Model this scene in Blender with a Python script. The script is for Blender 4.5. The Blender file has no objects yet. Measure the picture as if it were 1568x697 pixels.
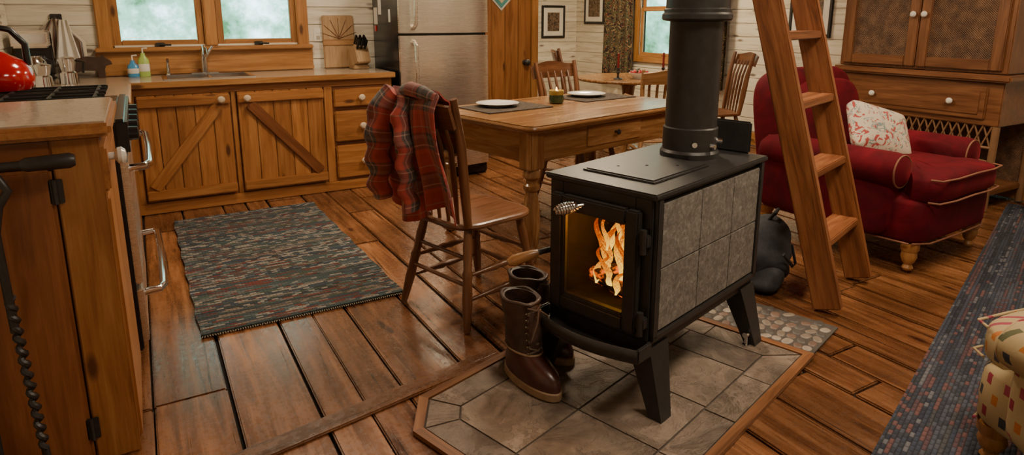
import bpy, bmesh, math, random
from mathutils import Vector, Matrix, Euler
random.seed(7)
R=math.radians
# ---------------------------------------------------------------- materials
class NT:
    def __init__(s,name):
        s.m=bpy.data.materials.new(name); s.m.use_nodes=True
        s.t=s.m.node_tree; s.t.nodes.clear()
        s.out=s.n('ShaderNodeOutputMaterial'); s.b=s.n('ShaderNodeBsdfPrincipled')
        s.l(s.b.outputs[0],s.out.inputs[0])
    def n(s,typ,**k):
        x=s.t.nodes.new(typ)
        for a,b in k.items(): setattr(x,a,b)
        return x
    def l(s,a,b): s.t.links.new(a,b)
    def set(s,node,inp,v):
        if isinstance(v,bpy.types.NodeSocket): s.l(v,node.inputs[inp])
        else: node.inputs[inp].default_value=v
    def math(s,op,a,b=None,c=None):
        x=s.n('ShaderNodeMath',operation=op); s.set(x,0,a)
        if b is not None: s.set(x,1,b)
        if c is not None: s.set(x,2,c)
        return x.outputs[0]
    def pc(s):
        a=s.n('ShaderNodeAttribute'); a.attribute_name='pc'; return a.outputs['Vector']
    def obj(s): return s.n('ShaderNodeTexCoord').outputs['Object']
    def mapv(s,v,sc=(1,1,1),loc=(0,0,0),rot=(0,0,0)):
        x=s.n('ShaderNodeMapping'); s.l(v,x.inputs[0]); x.inputs['Scale'].default_value=sc
        x.inputs['Location'].default_value=loc; x.inputs['Rotation'].default_value=rot
        return x.outputs[0]
    def noise(s,v,scale=5,det=4,rough=.5,dist=0):
        x=s.n('ShaderNodeTexNoise'); s.l(v,x.inputs['Vector']); x.inputs['Scale'].default_value=scale
        x.inputs['Detail'].default_value=det; x.inputs['Roughness'].default_value=rough; x.inputs['Distortion'].default_value=dist
        return x.outputs[0]
    def vor(s,v,scale=5,feature='F1',out='Distance',rnd=1):
        x=s.n('ShaderNodeTexVoronoi',feature=feature); s.l(v,x.inputs['Vector']); x.inputs['Scale'].default_value=scale
        x.inputs['Randomness'].default_value=rnd
        return x.outputs[out]
    def ramp(s,f,stops,interp='LINEAR'):
        x=s.n('ShaderNodeValToRGB'); s.l(f,x.inputs[0]); cr=x.color_ramp; cr.interpolation=interp
        while len(cr.elements)<len(stops): cr.elements.new(.5)
        for e,(p,c) in zip(cr.elements,stops):
            e.position=p; e.color=(c[0],c[1],c[2],1) if not isinstance(c,(int,float)) else (c,c,c,1)
        return x.outputs[0]
    def mix(s,f,a,b,mode='MIX'):
        x=s.n('ShaderNodeMix',data_type='RGBA',blend_type=mode)
        for i,v in ((0,f),(6,a),(7,b)):
            if isinstance(v,(tuple,list)) and len(v)==3: v=(*v,1)
            s.set(x,i,v)
        return x.outputs[2]
    def sep(s,v):
        x=s.n('ShaderNodeSeparateXYZ'); s.l(v,x.inputs[0]); return x.outputs
    def comb(s,x,y,z=0.):
        c=s.n('ShaderNodeCombineXYZ'); s.set(c,0,x); s.set(c,1,y); s.set(c,2,z); return c.outputs[0]
    def bump(s,h,st=.3,d=.01):
        x=s.n('ShaderNodeBump'); s.l(h,x.inputs['Height']); x.inputs['Strength'].default_value=st; x.inputs['Distance'].default_value=d
        s.l(x.outputs[0],s.b.inputs['Normal'])
    def P(s,**k):
        for a,v in k.items():
            a=a.replace('_',' ')
            if isinstance(v,tuple) and len(v)==3: v=(*v,1)
            s.set(s.b,a,v)
        return s.m

def wood(name,dark,mid,light,rough=.4,knots=True,gs=1.0,var=.35,coat=0.0,bump=.25,worn=0):
    s=NT(name); v=s.pc()
    g=s.noise(s.mapv(v,(1.3*gs,16*gs,16*gs)),1.6,6,.6,.8)
    fine=s.noise(s.mapv(v,(6*gs,120*gs,120*gs)),1.2,3,.6)
    f=s.math('ADD',s.math('MULTIPLY',g,.75),s.math('MULTIPLY',fine,.25))
    col=s.ramp(f,[(.32,dark),(.5,mid),(.68,light)])
    big=s.noise(v,.35,1,.3)
    col=s.mix(s.ramp(big,[(.35,0.),(.65,1.)]),s.mix(1.,col,(1-var,1-var*1.05,1-var*1.1),'MULTIPLY'),col)
    if knots:
        k=s.vor(s.mapv(v,(2.6,7.5,7.5)),1.,'F1')
        col=s.mix(s.ramp(k,[(.07,1.),(.15,0.)]),col,(dark[0]*.4,dark[1]*.35,dark[2]*.35))
    r=s.math('ADD',s.math('MULTIPLY',g,.3),rough-.15)
    if worn:
        o=s.obj(); n1=s.noise(o,2.2,5,.65,.6); n2=s.noise(o,38,4,.7)
        col=s.mix(s.ramp(n1,[(.42,0.),(.62,.75)]),col,s.mix(1.,col,(1.55,1.58,1.65),'MULTIPLY'))
        col=s.mix(s.ramp(n2,[(.60,0.),(.70,.7)]),col,(.05,.02,.01))
        crack=s.noise(s.mapv(v,(.5,22,22)),2.,4,.55,.3)
        col=s.mix(s.ramp(crack,[(.30,.9),(.345,0.)]),col,(.012,.005,.003))
        r=s.math('ADD',r,s.math('MULTIPLY',s.math('SUBTRACT',n2,.5),.5))
        f=s.math('ADD',f,s.ramp(crack,[(.30,0.),(.36,.6)]))
    s.bump(f,bump,.004)
    s.P(Base_Color=col,Roughness=r,Coat_Weight=coat,Coat_Roughness=.2 if not worn else .22)
    return s.m

def plain(name,c,rough=.5,metal=0.,var=.12,sc=12,bump=.05,coat=0.,sheen=0.,c2=None):
    s=NT(name); v=s.obj(); n=s.noise(v,sc,4,.6)
    a=c2 or tuple(x*(1-var) for x in c); b=c if c2 else tuple(min(1,x*(1+var)) for x in c)
    col=s.ramp(n,[(.35,a),(.65,b)]); 
    if bump: s.bump(s.noise(v,sc*8,3,.6),bump,.003)
    s.P(Base_Color=col,Roughness=rough,Metallic=metal,Coat_Weight=coat,Sheen_Weight=sheen)
    return s.m
def emis(name,c,st):
    s=NT(name); s.P(Base_Color=c,Emission_Color=c,Emission_Strength=st); return s.m

W_FLOOR=wood('floor_planks_old_pine',(.075,.026,.010),(.205,.080,.027),(.345,.150,.060),.28,True,.9,.45,.6,.45,1)
W_CAB=wood('knotty_pine_cabinet',(.21,.074,.018),(.36,.142,.038),(.47,.215,.068),.42,True,1,.25)
W_CABD=wood('knotty_pine_dark',(.125,.038,.011),(.22,.073,.021),(.31,.115,.037),.42,True,1,.25)
W_TRIM=wood('pine_trim',(.25,.107,.03),(.42,.19,.055),(.52,.27,.09),.4,True,1,.2)
W_TABLE=wood('antique_pine_table',(.15,.062,.020),(.31,.148,.052),(.46,.25,.10),.25,False,1,.25,.3)
W_CHAIR=wood('chair_wood_brown',(.070,.024,.009),(.15,.056,.020),(.25,.10,.038),.33,False,1.3,.2,.2)
W_CHAIRL=wood('chair_wood_honey',(.20,.09,.03),(.34,.165,.06),(.44,.24,.095),.33,False,1.3,.2,.2)
W_LAD=wood('ladder_wood',(.085,.026,.009),(.235,.078,.024),(.35,.135,.045),.45,False,1,.2,0,.5)
W_ARM=wood('armoire_wood',(.09,.032,.012),(.175,.067,.024),(.26,.108,.039),.38,False,1.1,.2,.1)
W_PALE=wood('cutting_board_wood',(.36,.21,.10),(.48,.30,.15),(.58,.40,.22),.45,False,1.5,.3)
W_WALL=wood('whitewashed_boards',(.46,.40,.30),(.72,.66,.54),(.80,.76,.65),.55,True,.9,.12,0,.3)
W_TREAD=wood('pad_trim_wood',(.11,.042,.015),(.23,.092,.033),(.32,.14,.055),.4,False,1,.2)

M_BLACK=plain('stove_black_iron',(.030,.0275,.026),.42,.2,.15,30,.06)
M_BLACK2=plain('black_gloss',(.012,.012,.013),.22,0,.1,8,0)
M_DARKIN=plain('firebox_dark',(.006,.005,.004),.95,0,.3,20,.3)
def steel(name,c,rough,met=1.):
    s=NT(name); v=s.obj(); n=s.noise(s.mapv(v,(3,3,500)),1,3,.5)
    s.P(Base_Color=c,Metallic=met,Roughness=s.math('ADD',s.math('MULTIPLY',n,.16),rough-.08)); return s.m
M_STEEL=steel('brushed_stainless',(.82,.75,.66),.27,.93)
M_CHROME=steel('chrome',(.75,.76,.78),.12)
M_CERAM=plain('white_ceramic',(.74,.71,.64),.2,0,.05,5,0,.3)
M_EYE=plain('brass_eyelet',(.25,.2,.13),.35,.8)
M_CERAMW=plain('porcelain_knob',(.58,.47,.34),.25,0,.1,9,0,.3)
M_COUNTER=plain('laminate_counter',(.42,.32,.23),.20,0,.12,40,.02,.2)
M_RED=plain('kettle_red_enamel',(.42,.006,.008),.15,0,.05,4,0,.6)
M_GROUT=plain('grout',(.060,.048,.040),.9,0,.2,30,.3)
M_SUB=plain('subfloor_dark',(.012,.008,.006),.9)
M_RUBBER=plain('boot_rubber',(.060,.019,.014),.30,0,.2,20,.1)
M_LEATH=plain('boot_leather',(.055,.028,.019),.45,0,.45,25,.5)
M_SOLE=plain('boot_sole',(.27,.17,.095),.6,0,.15,30,.2)
M_LACE=plain('boot_lace',(.09,.06,.04),.8)
M_BAG=plain('bag_canvas',(.020,.020,.025),.85,0,.3,30,.4)
M_PIPE=plain('piping_tan',(.22,.085,.045),.7)

def slate():
    s=NT('slate_tile'); v=s.pc()
    a=s.noise(v,4,7,.68,1.2); b=s.noise(v,24,6,.7)
    big=s.noise(v,.4,1,.3)
    col=s.ramp(s.math('ADD',s.math('MULTIPLY',a,.7),s.math('MULTIPLY',b,.3)),[(.34,(.085,.065,.050)),(.48,(.17,.132,.102)),(.56,(.225,.178,.142)),(.68,(.36,.295,.24))])
    col=s.mix(1.,col,s.ramp(big,[(.35,(.75,.69,.64)),(.65,(1.15,1.08,1.0))]),'MULTIPLY')
    st=s.math('ADD',s.ramp(a,[(.3,0.),(.42,.3),(.44,.5),(.54,.6),(.56,.8),(.64,.85),(.66,1.)]),s.math('MULTIPLY',b,.6))
    s.bump(st,.9,.010); s.P(Base_Color=col,Roughness=.5); return s.m
M_SLATE=slate()
def soap():
    s=NT('soapstone'); v=s.obj(); a=s.noise(v,60,6,.8,.6); b=s.noise(v,9,4,.6,2)
    col=s.ramp(s.math('ADD',s.math('MULTIPLY',a,.75),s.math('MULTIPLY',b,.25)),[(.35,(.075,.067,.058)),(.5,(.15,.135,.118)),(.64,(.29,.265,.235))])
    s.bump(a,.2,.003); s.P(Base_Color=col,Roughness=.6); return s.m
M_SOAP=soap()
def velvet():
    s=NT('red_velvet'); v=s.obj(); a=s.noise(v,5,4,.6,.5)
    col=s.ramp(a,[(.3,(.045,.0008,.004)),(.6,(.115,.0018,.008)),(.8,(.20,.005,.015))])
    s.bump(s.noise(v,150,2,.5),.15,.002)
    s.P(Base_Color=col,Roughness=.85,Sheen_Weight=.12,Sheen_Roughness=.35,Specular_IOR_Level=.2); s.b.inputs['Sheen Tint'].default_value=(1,.06,.1,1); return s.m
M_VELV=velvet()
def rug(name,pal,flecks,cell,freq,fl=.7):
    s=NT(name); v=s.obj(); x,y,z=s.sep(v)
    row=s.math('FLOOR',s.math('DIVIDE',y,cell[1]))
    off=s.math('MULTIPLY',s.math('MODULO',row,2.),.5)
    cx_=s.math('ADD',s.math('DIVIDE',x,cell[0]),off); colm=s.math('FLOOR',cx_)
    w=s.n('ShaderNodeTexWhiteNoise',noise_dimensions='2D'); s.l(s.comb(colm,row),w.inputs['Vector'])
    wr=s.n('ShaderNodeTexWhiteNoise',noise_dimensions='2D'); s.l(s.comb(row,s.math('FLOOR',s.math('DIVIDE',s.math('ADD',x,s.math('MULTIPLY',row,.37)),.55))),wr.inputs['Vector'])
    w2=s.noise(s.comb(s.math('MULTIPLY',x,.05),s.math('MULTIPLY',y,1.),0.),freq,2,.5)
    f=s.math('ADD',s.math('MULTIPLY',wr.outputs[0],.55),s.math('MULTIPLY',w2,.45))
    col=s.ramp(f,pal,'CONSTANT')
    col=s.mix(s.math('GREATER_THAN',w.outputs[0],fl),col,s.ramp(wr.outputs[0],flecks,'CONSTANT'))
    fx=s.math('FRACT',cx_); fy=s.math('FRACT',s.math('DIVIDE',y,cell[1]))
    hx=s.math('SINE',s.math('MULTIPLY',fx,math.pi)); hy=s.math('SINE',s.math('MULTIPLY',fy,math.pi))
    h=s.math('MULTIPLY',s.math('POWER',s.math('ABSOLUTE',hx),.5),s.math('POWER',s.math('ABSOLUTE',hy),.6))
    col=s.mix(s.ramp(h,[(.1,.7),(.5,0.)]),col,(.012,.011,.012))
    s.bump(h,.9,.006); s.P(Base_Color=col,Roughness=.95); return s.m
M_RUG=rug('woven_rug_multicolor',[(0,(.025,.035,.04)),(.26,(.04,.062,.066)),(.34,(.11,.03,.022)),(.39,(.028,.045,.07)),(.46,(.045,.078,.078)),(.53,(.022,.026,.03)),(.59,(.14,.034,.026)),(.635,(.05,.075,.05)),(.68,(.085,.075,.068)),(.74,(.03,.042,.07)),(.80,(.12,.05,.028))],[(0,(.045,.06,.065)),(.3,(.25,.23,.20)),(.55,(.09,.115,.12)),(.75,(.18,.14,.115))],(.032,.0135),5,.55)
M_RUG2=rug('braided_rug_blue',[(0,(.016,.018,.028)),(.30,(.03,.038,.062)),(.40,(.052,.058,.082)),(.48,(.02,.024,.04)),(.56,(.04,.046,.072)),(.64,(.075,.04,.048)),(.69,(.027,.031,.045)),(.78,(.05,.05,.055))],[(0,(.028,.032,.046)),(.4,(.11,.11,.125)),(.6,(.055,.06,.08)),(.85,(.12,.055,.055))],(.032,.014),5,.62)
def plaid():
    s=NT('plaid_flannel'); v=s.pc(); x,y,z=s.sep(v)
    st=[(0,(.34,.045,.03)),(.16,(.42,.065,.04)),(.26,(.09,.065,.06)),(.34,(.42,.28,.21)),(.375,(.08,.065,.06)),(.52,(.15,.125,.11)),(.62,(.035,.03,.03)),(.68,(.34,.045,.03)),(.82,(.34,.23,.17)),(.85,(.38,.05,.035))]
    a=s.ramp(s.math('FRACT',s.math('DIVIDE',x,.15)),st,'CONSTANT'); b=s.ramp(s.math('FRACT',s.math('DIVIDE',y,.15)),st,'CONSTANT')
    s.bump(s.noise(v,200,2,.5),.2,.002)
    s.P(Base_Color=s.mix(.5,a,b),Roughness=.9,Sheen_Weight=.15); return s.m
M_PLAID=plaid()
def wick():
    s=NT('wicker_weave'); v=s.obj(); x,y,z=s.sep(v)
    a=s.math('SINE',s.math('MULTIPLY',y,420.)); b=s.math('SINE',s.math('MULTIPLY',z,420.))
    h=s.math('MULTIPLY',a,b); n=s.noise(v,14,4,.6)
    col=s.ramp(s.math('ADD',s.math('MULTIPLY',h,.25),n),[(.25,(.04,.018,.009)),(.55,(.12,.056,.024)),(.8,(.22,.115,.056))])
    s.bump(h,.6,.004); s.P(Base_Color=col,Roughness=.6); return s.m
M_WICK=wick()
def curtain():
    s=NT('curtain_leaf_print'); v=s.pc(); n=s.noise(s.mapv(v,(1,1,1)),9,3,.5,3.)
    n2=s.noise(v,14,2,.5,4.)
    col=s.ramp(n,[(.40,(.018,.014,.012)),(.46,(.30,.22,.10)),(.50,(.02,.02,.015)),(.56,(.10,.12,.05)),(.60,(.02,.015,.012)),(.66,(.34,.25,.12))],'CONSTANT')
    col=s.mix(s.ramp(n2,[(.60,0.),(.64,1.)]),col,(.22,.035,.02))
    s.P(Base_Color=col,Roughness=.9); return s.m
M_CURT=curtain()
def floral():
    s=NT('floral_cushion'); v=s.obj(); n=s.noise(v,9,3,.5,2.5); n2=s.noise(v,13,2,.5,3)
    col=s.ramp(n,[(.42,(.52,.44,.34)),(.52,(.50,.42,.32)),(.55,(.17,.23,.22)),(.59,(.52,.45,.35))],'CONSTANT')
    col=s.mix(s.ramp(n2,[(.56,0.),(.60,1.)]),col,(.34,.05,.045)); s.P(Base_Color=col,Roughness=.9); return s.m
M_FLOR=floral()
def dashes():
    s=NT('dash_pattern_fabric'); v=s.obj(); x,y,z=s.sep(v)
    gx=s.math('DIVIDE',s.math('ADD',x,y),.075); gy=s.math('DIVIDE',s.math('ADD',z,s.math('MULTIPLY',x,.35)),.065)
    r=s.math('FLOOR',gy); gx=s.math('ADD',gx,s.math('MULTIPLY',s.math('MODULO',r,2.),.5))
    fx=s.math('FRACT',gx); fy=s.math('FRACT',gy)
    m=s.math('MULTIPLY',s.math('LESS_THAN',s.math('ABSOLUTE',s.math('SUBTRACT',fx,.5)),.16),s.math('LESS_THAN',s.math('ABSOLUTE',s.math('SUBTRACT',fy,.5)),.30))
    w=s.n('ShaderNodeTexWhiteNoise',noise_dimensions='2D'); s.l(s.comb(s.math('FLOOR',gx),r),w.inputs['Vector'])
    c=s.ramp(w.outputs[0],[(0,(.22,.015,.03)),(.25,(.04,.04,.05)),(.45,(.38,.12,.02)),(.65,(.09,.09,.04)),(.8,(.26,.04,.06))],'CONSTANT')
    s.bump(s.noise(v,160,2,.5),.2,.002)
    s.P(Base_Color=s.mix(m,(.36,.26,.13),c),Roughness=.95); return s.m
M_DASH=dashes()
def glassm(name):
    s=NT(name); tr=s.n('ShaderNodeBsdfTransparent'); gl=s.n('ShaderNodeBsdfGlossy'); gl.inputs['Roughness'].default_value=.03
    lw=s.n('ShaderNodeLayerWeight'); lw.inputs[0].default_value=.5; mx=s.n('ShaderNodeMixShader')
    k=s.math('ADD',.03,s.math('MULTIPLY',s.math('POWER',lw.outputs['Facing'],4.),.35))
    s.l(k,mx.inputs[0]); s.l(tr.outputs[0],mx.inputs[1]); s.l(gl.outputs[0],mx.inputs[2]); s.l(mx.outputs[0],s.out.inputs[0]); return s.m
M_GLASS=glassm('window_glass')
def flame():
    s=NT('flame'); v=s.pc(); x,y,z=s.sep(v)
    n=s.noise(s.mapv(v,(1.2,1,.5)),22,4,.6,1.5)
    f=s.math('ADD',s.math('MULTIPLY',x,.95),s.math('MULTIPLY',s.math('SUBTRACT',n,.5),1.5))
    col=s.ramp(f,[(.0,(1,.62,.07)),(.30,(1,.42,.015)),(.6,(1,.17,.0)),(1.,(.8,.05,.0))])
    st=s.ramp(f,[(0.,1.),(.3,.62),(.6,.33),(1.,.13)])
    s.P(Base_Color=(0,0,0),Roughness=1.,Specular_IOR_Level=0.,Emission_Color=col,Emission_Strength=s.math('MULTIPLY',st,2.3)); return s.m
M_FLAME=flame()
def ember():
    s=NT('ember_log'); v=s.obj(); n=s.noise(v,25,4,.6)
    s.P(Base_Color=(.02,.012,.008),Emission_Color=(1,.14,.0,1),Emission_Strength=s.math('MULTIPLY',s.ramp(n,[(.52,0.),(.65,1.)]),1.8),Roughness=.9); return s.m
M_EMBER=ember()
def mat_placemat():
    s=NT('placemat_woven'); v=s.obj(); x,y,z=s.sep(v)
    h=s.math('MULTIPLY',s.math('SINE',s.math('MULTIPLY',x,500.)),s.math('SINE',s.math('MULTIPLY',y,500.)))
    col=s.ramp(s.math('ADD',s.math('MULTIPLY',h,.3),s.noise(v,30,3,.6)),[(.3,(.015,.011,.009)),(.7,(.11,.075,.05))])
    s.bump(h,.6,.003); s.P(Base_Color=col,Roughness=.9); return s.m
M_MAT=mat_placemat()

# ---------------------------------------------------------------- builder
class B:
    def __init__(s,name): s.name=name; s.v=[]; s.f=[]; s.mi=[]; s.p=[]; s.mats=[]
    def add(s,verts,faces,mat,M=None,pc=None):
        if mat not in s.mats: s.mats.append(mat)
        k=s.mats.index(mat); o=len(s.v)
        if pc is None: pc=verts
        off=Vector((random.uniform(0,60),random.uniform(0,60),random.uniform(0,60)))
        for a,b in zip(verts,pc):
            a=Vector(a); s.v.append(M@a if M else a); s.p.append(Vector(b)+off)
        for f in faces: s.f.append([i+o for i in f]); s.mi.append(k)
        return s
    def T(s,loc,rot): return Matrix.Translation(loc)@(Euler(tuple(R(a) for a in rot)).to_matrix().to_4x4())
    def box(s,size,loc,mat,bev=.004,rot=(0,0,0),grain=None,M0=None):
        bm=bmesh.new(); bmesh.ops.create_cube(bm,size=1)
        for v in bm.verts: v.co=Vector((v.co.x*size[0],v.co.y*size[1],v.co.z*size[2]))
        if bev: bmesh.ops.bevel(bm,geom=bm.edges[:],offset=min(bev,min(size)*.45),segments=2,affect='EDGES')
        vs=[v.co.copy() for v in bm.verts]; bm.verts.index_update(); fs=[[v.index for v in f.verts] for f in bm.faces]; bm.free()
        g=grain if grain is not None else max(range(3),key=lambda i:size[i])
        o=[g]+[i for i in range(3) if i!=g]
        pc=[(v[o[0]],v[o[1]],v[o[2]]) for v in vs]
        M=s.T(loc,rot)
        if M0: M=M0@M
        return s.add(vs,fs,mat,M,pc)
    def bb(s,x0,x1,y0,y1,z0,z1,mat,bev=.004,grain=None):
        return s.box((x1-x0,y1-y0,z1-z0),((x0+x1)/2,(y0+y1)/2,(z0+z1)/2),mat,bev,grain=grain)
    def lathe(s,prof,loc,mat,seg=24,rot=(0,0,0),M=None,sx=1,sy=1):
        vs=[];fs=[];pc=[]
        n=len(prof)
        for i,(r,z) in enumerate(prof):
            for j in range(seg):
                a=2*math.pi*j/seg; vs.append((r*math.cos(a)*sx,r*math.sin(a)*sy,z)); pc.append((z,r*math.cos(a),r*math.sin(a)))
        for i in range(n-1):
            for j in range(seg):
                k=(j+1)%seg; fs.append([i*seg+j,i*seg+k,(i+1)*seg+k,(i+1)*seg+j])
        if prof[0][0]>1e-4: fs.append(list(range(seg))[::-1])
        if prof[-1][0]>1e-4: fs.append([(n-1)*seg+j for j in range(seg)])
        return s.add(vs,fs,mat,M or s.T(loc,rot),pc)
    def rod(s,p0,p1,prof,mat,seg=14):
        p0=Vector(p0);p1=Vector(p1);d=p1-p0;L=d.length
        if isinstance(prof,(int,float)): prof=[(0,prof),(1,prof)]
        M=Matrix.Translation(p0)@d.to_track_quat('Z','Y').to_matrix().to_4x4()
        return s.lathe([(r,t*L) for t,r in prof],None,mat,seg,M=M)
    def tube(s,pts,r,mat,seg=10,closed=False,flat=1.0):
        pts=[Vector(p) for p in pts]; n=len(pts); vs=[];fs=[];pc=[]
        up=Vector((0,0,1)); d=0.
        pn=None
        for i,p in enumerate(pts):
            if closed: t=(pts[(i+1)%n]-pts[i-1])
            else: t=pts[min(i+1,n-1)]-pts[max(i-1,0)]
            t.normalize()
            if pn is None:
                a=up if abs(t.dot(up))<.9 else Vector((1,0,0)); nrm=(a-t*a.dot(t)).normalized()
            else: nrm=(pn-t*pn.dot(t)).normalized()
            pn=nrm; bn=t.cross(nrm)
            if i: d+=(p-pts[i-1]).length
            rr=r[i] if isinstance(r,(list,tuple)) else r
            for j in range(seg):
                a=2*math.pi*j/seg; vs.append(p+nrm*math.cos(a)*rr+bn*math.sin(a)*rr*flat); pc.append((d,rr*math.cos(a),rr*math.sin(a)))
        m=n if closed else n-1
        for i in range(m):
            for j in range(seg):
                k=(j+1)%seg; i2=(i+1)%n; fs.append([i*seg+j,i*seg+k,i2*seg+k,i2*seg+j])
        if not closed: fs.append(list(range(seg))[::-1]); fs.append([(n-1)*seg+j for j in range(seg)])
        return s.add(vs,fs,mat,None,pc)
    def puff(s,loc,size,mat,e=.4,rot=(0,0,0),nu=28,nv=16,fn=None,M0=None):
        vs=[];fs=[]
        sg=lambda c,p: math.copysign(abs(c)**p,c)
        for i in range(nv+1):
            ph=-math.pi/2+math.pi*i/nv
            for j in range(nu):
                a=2*math.pi*j/nu
                v=Vector((sg(math.cos(ph),e)*sg(math.cos(a),e)*size[0]/2,sg(math.cos(ph),e)*sg(math.sin(a),e)*size[1]/2,sg(math.sin(ph),e)*size[2]/2))
                if fn: v=fn(v)
                vs.append(v)
        for i in range(nv):
            for j in range(nu):
                k=(j+1)%nu; fs.append([i*nu+j,i*nu+k,(i+1)*nu+k,(i+1)*nu+j])
        M=s.T(loc,rot)
        if M0: M=M0@M
        return s.add(vs,fs,mat,M)
    def prism(s,poly,z0,z1,mat,M=None,inset=0):
        n=len(poly); vs=[(x,y,z0) for x,y in poly]+[(x,y,z1) for x,y in poly]
        fs=[list(range(n))[::-1],list(range(n,2*n))]+[[i,(i+1)%n,n+(i+1)%n,n+i] for i in range(n)]
        return s.add(vs,fs,mat,M)
    def hexa(s,b4,t4,mat,M=None):
        return s.add(list(b4)+list(t4),[[3,2,1,0],[4,5,6,7],[0,1,5,4],[1,2,6,5],[2,3,7,6],[3,0,4,7]],mat,M)
    def grid(s,fn,nu,nv,mat,th=0,pcf=None):
        P=[[Vector(fn(i/nu,j/nv)) for i in range(nu+1)] for j in range(nv+1)]
        vs=[p for r in P for p in r]; pc=[pcf(i/nu,j/nv) if pcf else (i/nu,j/nv,0) for j in range(nv+1) for i in range(nu+1)]
        w=nu+1; fs=[[j*w+i,j*w+i+1,(j+1)*w+i+1,(j+1)*w+i] for j in range(nv) for i in range(nu)]
        if th:
            nn=[Vector((0,0,0)) for _ in vs]
            for f in fs:
                a=(vs[f[1]]-vs[f[0]]).cross(vs[f[3]]-vs[f[0]])
                for k in f: nn[k]+=a
            o=len(vs); vs2=[v-n.normalized()*th if n.length>0 else v for v,n in zip(vs,nn)]
            fs=fs+[[o+k for k in f[::-1]] for f in fs]
            edge=[i for i in range(w)]+[j*w+nu for j in range(1,nv+1)]+[nv*w+i for i in range(nu-1,-1,-1)]+[j*w for j in range(nv-1,0,-1)]
            for a,b in zip(edge,edge[1:]+edge[:1]): fs.append([b,a,o+a,o+b])
            vs=vs+vs2; pc=pc+pc
        return s.add(vs,fs,mat,None,pc)
    def loft(s,rings,mat,seg=24,cap=(True,True)):
        vs=[];fs=[]
        for (cx,cy,z,rx,ry) in rings:
            for j in range(seg):
                a=2*math.pi*j/seg; vs.append((cx+rx*math.cos(a),cy+ry*math.sin(a),z))
        n=len(rings)
        for i in range(n-1):
            for j in range(seg):
                k=(j+1)%seg; fs.append([i*seg+j,i*seg+k,(i+1)*seg+k,(i+1)*seg+j])
        if cap[0]: fs.append(list(range(seg))[::-1])
        if cap[1]: fs.append([(n-1)*seg+j for j in range(seg)])
        return s.add(vs,fs,mat)
    def done(s,loc=(0,0,0),rz=0,ang=38):
        me=bpy.data.meshes.new(s.name); me.from_pydata([tuple(v) for v in s.v],[],s.f); me.update()
        for m in s.mats: me.materials.append(m)
        me.polygons.foreach_set('material_index',s.mi); me.polygons.foreach_set('use_smooth',[True]*len(me.polygons))
        at=me.attributes.new('pc','FLOAT_VECTOR','POINT'); at.data.foreach_set('vector',[c for p in s.p for c in p])
        try: me.set_sharp_from_angle(angle=R(ang))
        except Exception: pass
        o=bpy.data.objects.new(s.name,me); bpy.context.collection.objects.link(o); o.location=loc; o.rotation_euler=(0,0,R(rz)); return o
def inst(o,loc,rz):
    c=o.copy(); bpy.context.collection.objects.link(c); c.location=loc; c.rotation_euler=(0,0,R(rz)); return c

XL,XR,YB,YF,YN,ZC=-.74,5.63,5.60,7.90,-1.6,2.75
# ---------------------------------------------------------------- floor
b=B('floor')
b.bb(XL-.15,XR+.15,YN-.15,YF+.15,-.10,-.022,M_SUB,0)
x=XL
while x<XR:
    w=random.choice([.15,.18,.20,.24,.26,.19])
    y=YN-random.uniform(0,2)
    while y<YF:
        L=random.uniform(1.2,3.2); g=random.choice([.005,.006,.008,.012,.016])
        y1=min(y+L,YF)
        if y1>YN:
            b.box((min(w,XR-x)-g,y1-max(y,YN)-random.choice([.005,.012]),.022),(x+w/2,(max(y,YN)+y1)/2,-.0125+random.uniform(-.003,.0012)),W_FLOOR,.005,rot=(0,random.uniform(-.5,.5),random.uniform(-.12,.12)),grain=1)
        y+=L
    x+=w
b.done()
b=B('trim_1'); b.box((1.26,.085,.012),(.52,1.985,.004),W_FLOOR,.004,rot=(0,0,10)); b.done()

# ---------------------------------------------------------------- walls
def wall(name,axis,pos,s0,s1,ops,inward,z1=ZC):
    b=B(name); h=.142; z=0; T=.03
    def seg(a,c,za,zb):
        if c-a<.02: return
        if axis=='x': b.bb(a,c,pos if inward<0 else pos-T, pos+T if inward<0 else pos,za,zb,W_WALL,.006,grain=0)
        else: b.bb(pos if inward<0 else pos-T,pos+T if inward<0 else pos,a,c,za,zb,W_WALL,.006,grain=1)
    while z<z1:
        zc=z+h/2; cuts=[(a,c) for a,c,p,q in ops if p<zc<q]; cur=s0
        for a,c in sorted(cuts):
            seg(cur,a,z,z+h-.002); cur=c
        seg(cur,s1,z,z+h-.002); z+=h
    ol=sorted(ops)
    def bk(a,c,za,zb):
        if c-a<.01 or zb-za<.01: return
        p0,p1=(pos+T,pos+T+.07) if inward<0 else (pos-T-.07,pos-T)
        if axis=='x': b.bb(a,c,p0,p1,za,zb,M_SUB,0)
        else: b.bb(p0,p1,a,c,za,zb,M_SUB,0)
    cur=s0
    for a,c,p,q in ol:
        bk(cur,a,0,z1); bk(a,c,0,p); bk(a,c,q,z1); cur=c
    bk(cur,s1,0,z1)
    return b.done()
wall('wall_kitchen','x',YB,XL-.1,3.50,[(-.14,1.17,1.14,2.12)],-1)
wall('wall_left','y',XL,YN-.1,YB,[],+1)
wall('wall_right','y',XR,YN-.1,YF+.1,[(5.35,6.5,.85,2.15)],-1)
wall('wall_back','x',YF,3.4,XR+.1,[],-1)
wall('wall_front','x',YN,XL-.1,XR+.1,[],+1)
b=B('wall_partition'); b.bb(3.47,3.53,YB+.105,YF,0,ZC,W_WALL,.004); b.done()
b=B('ceiling')
for i in range(44): b.bb(XL-.1,XR+.1,YN+i*.22,YN+i*.22+.218,ZC,ZC+.03,W_TRIM,.004,grain=0)
b.bb(XL-.15,XR+.15,YN-.15,YF+.15,ZC+.03,ZC+.08,M_SUB,0)
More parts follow.
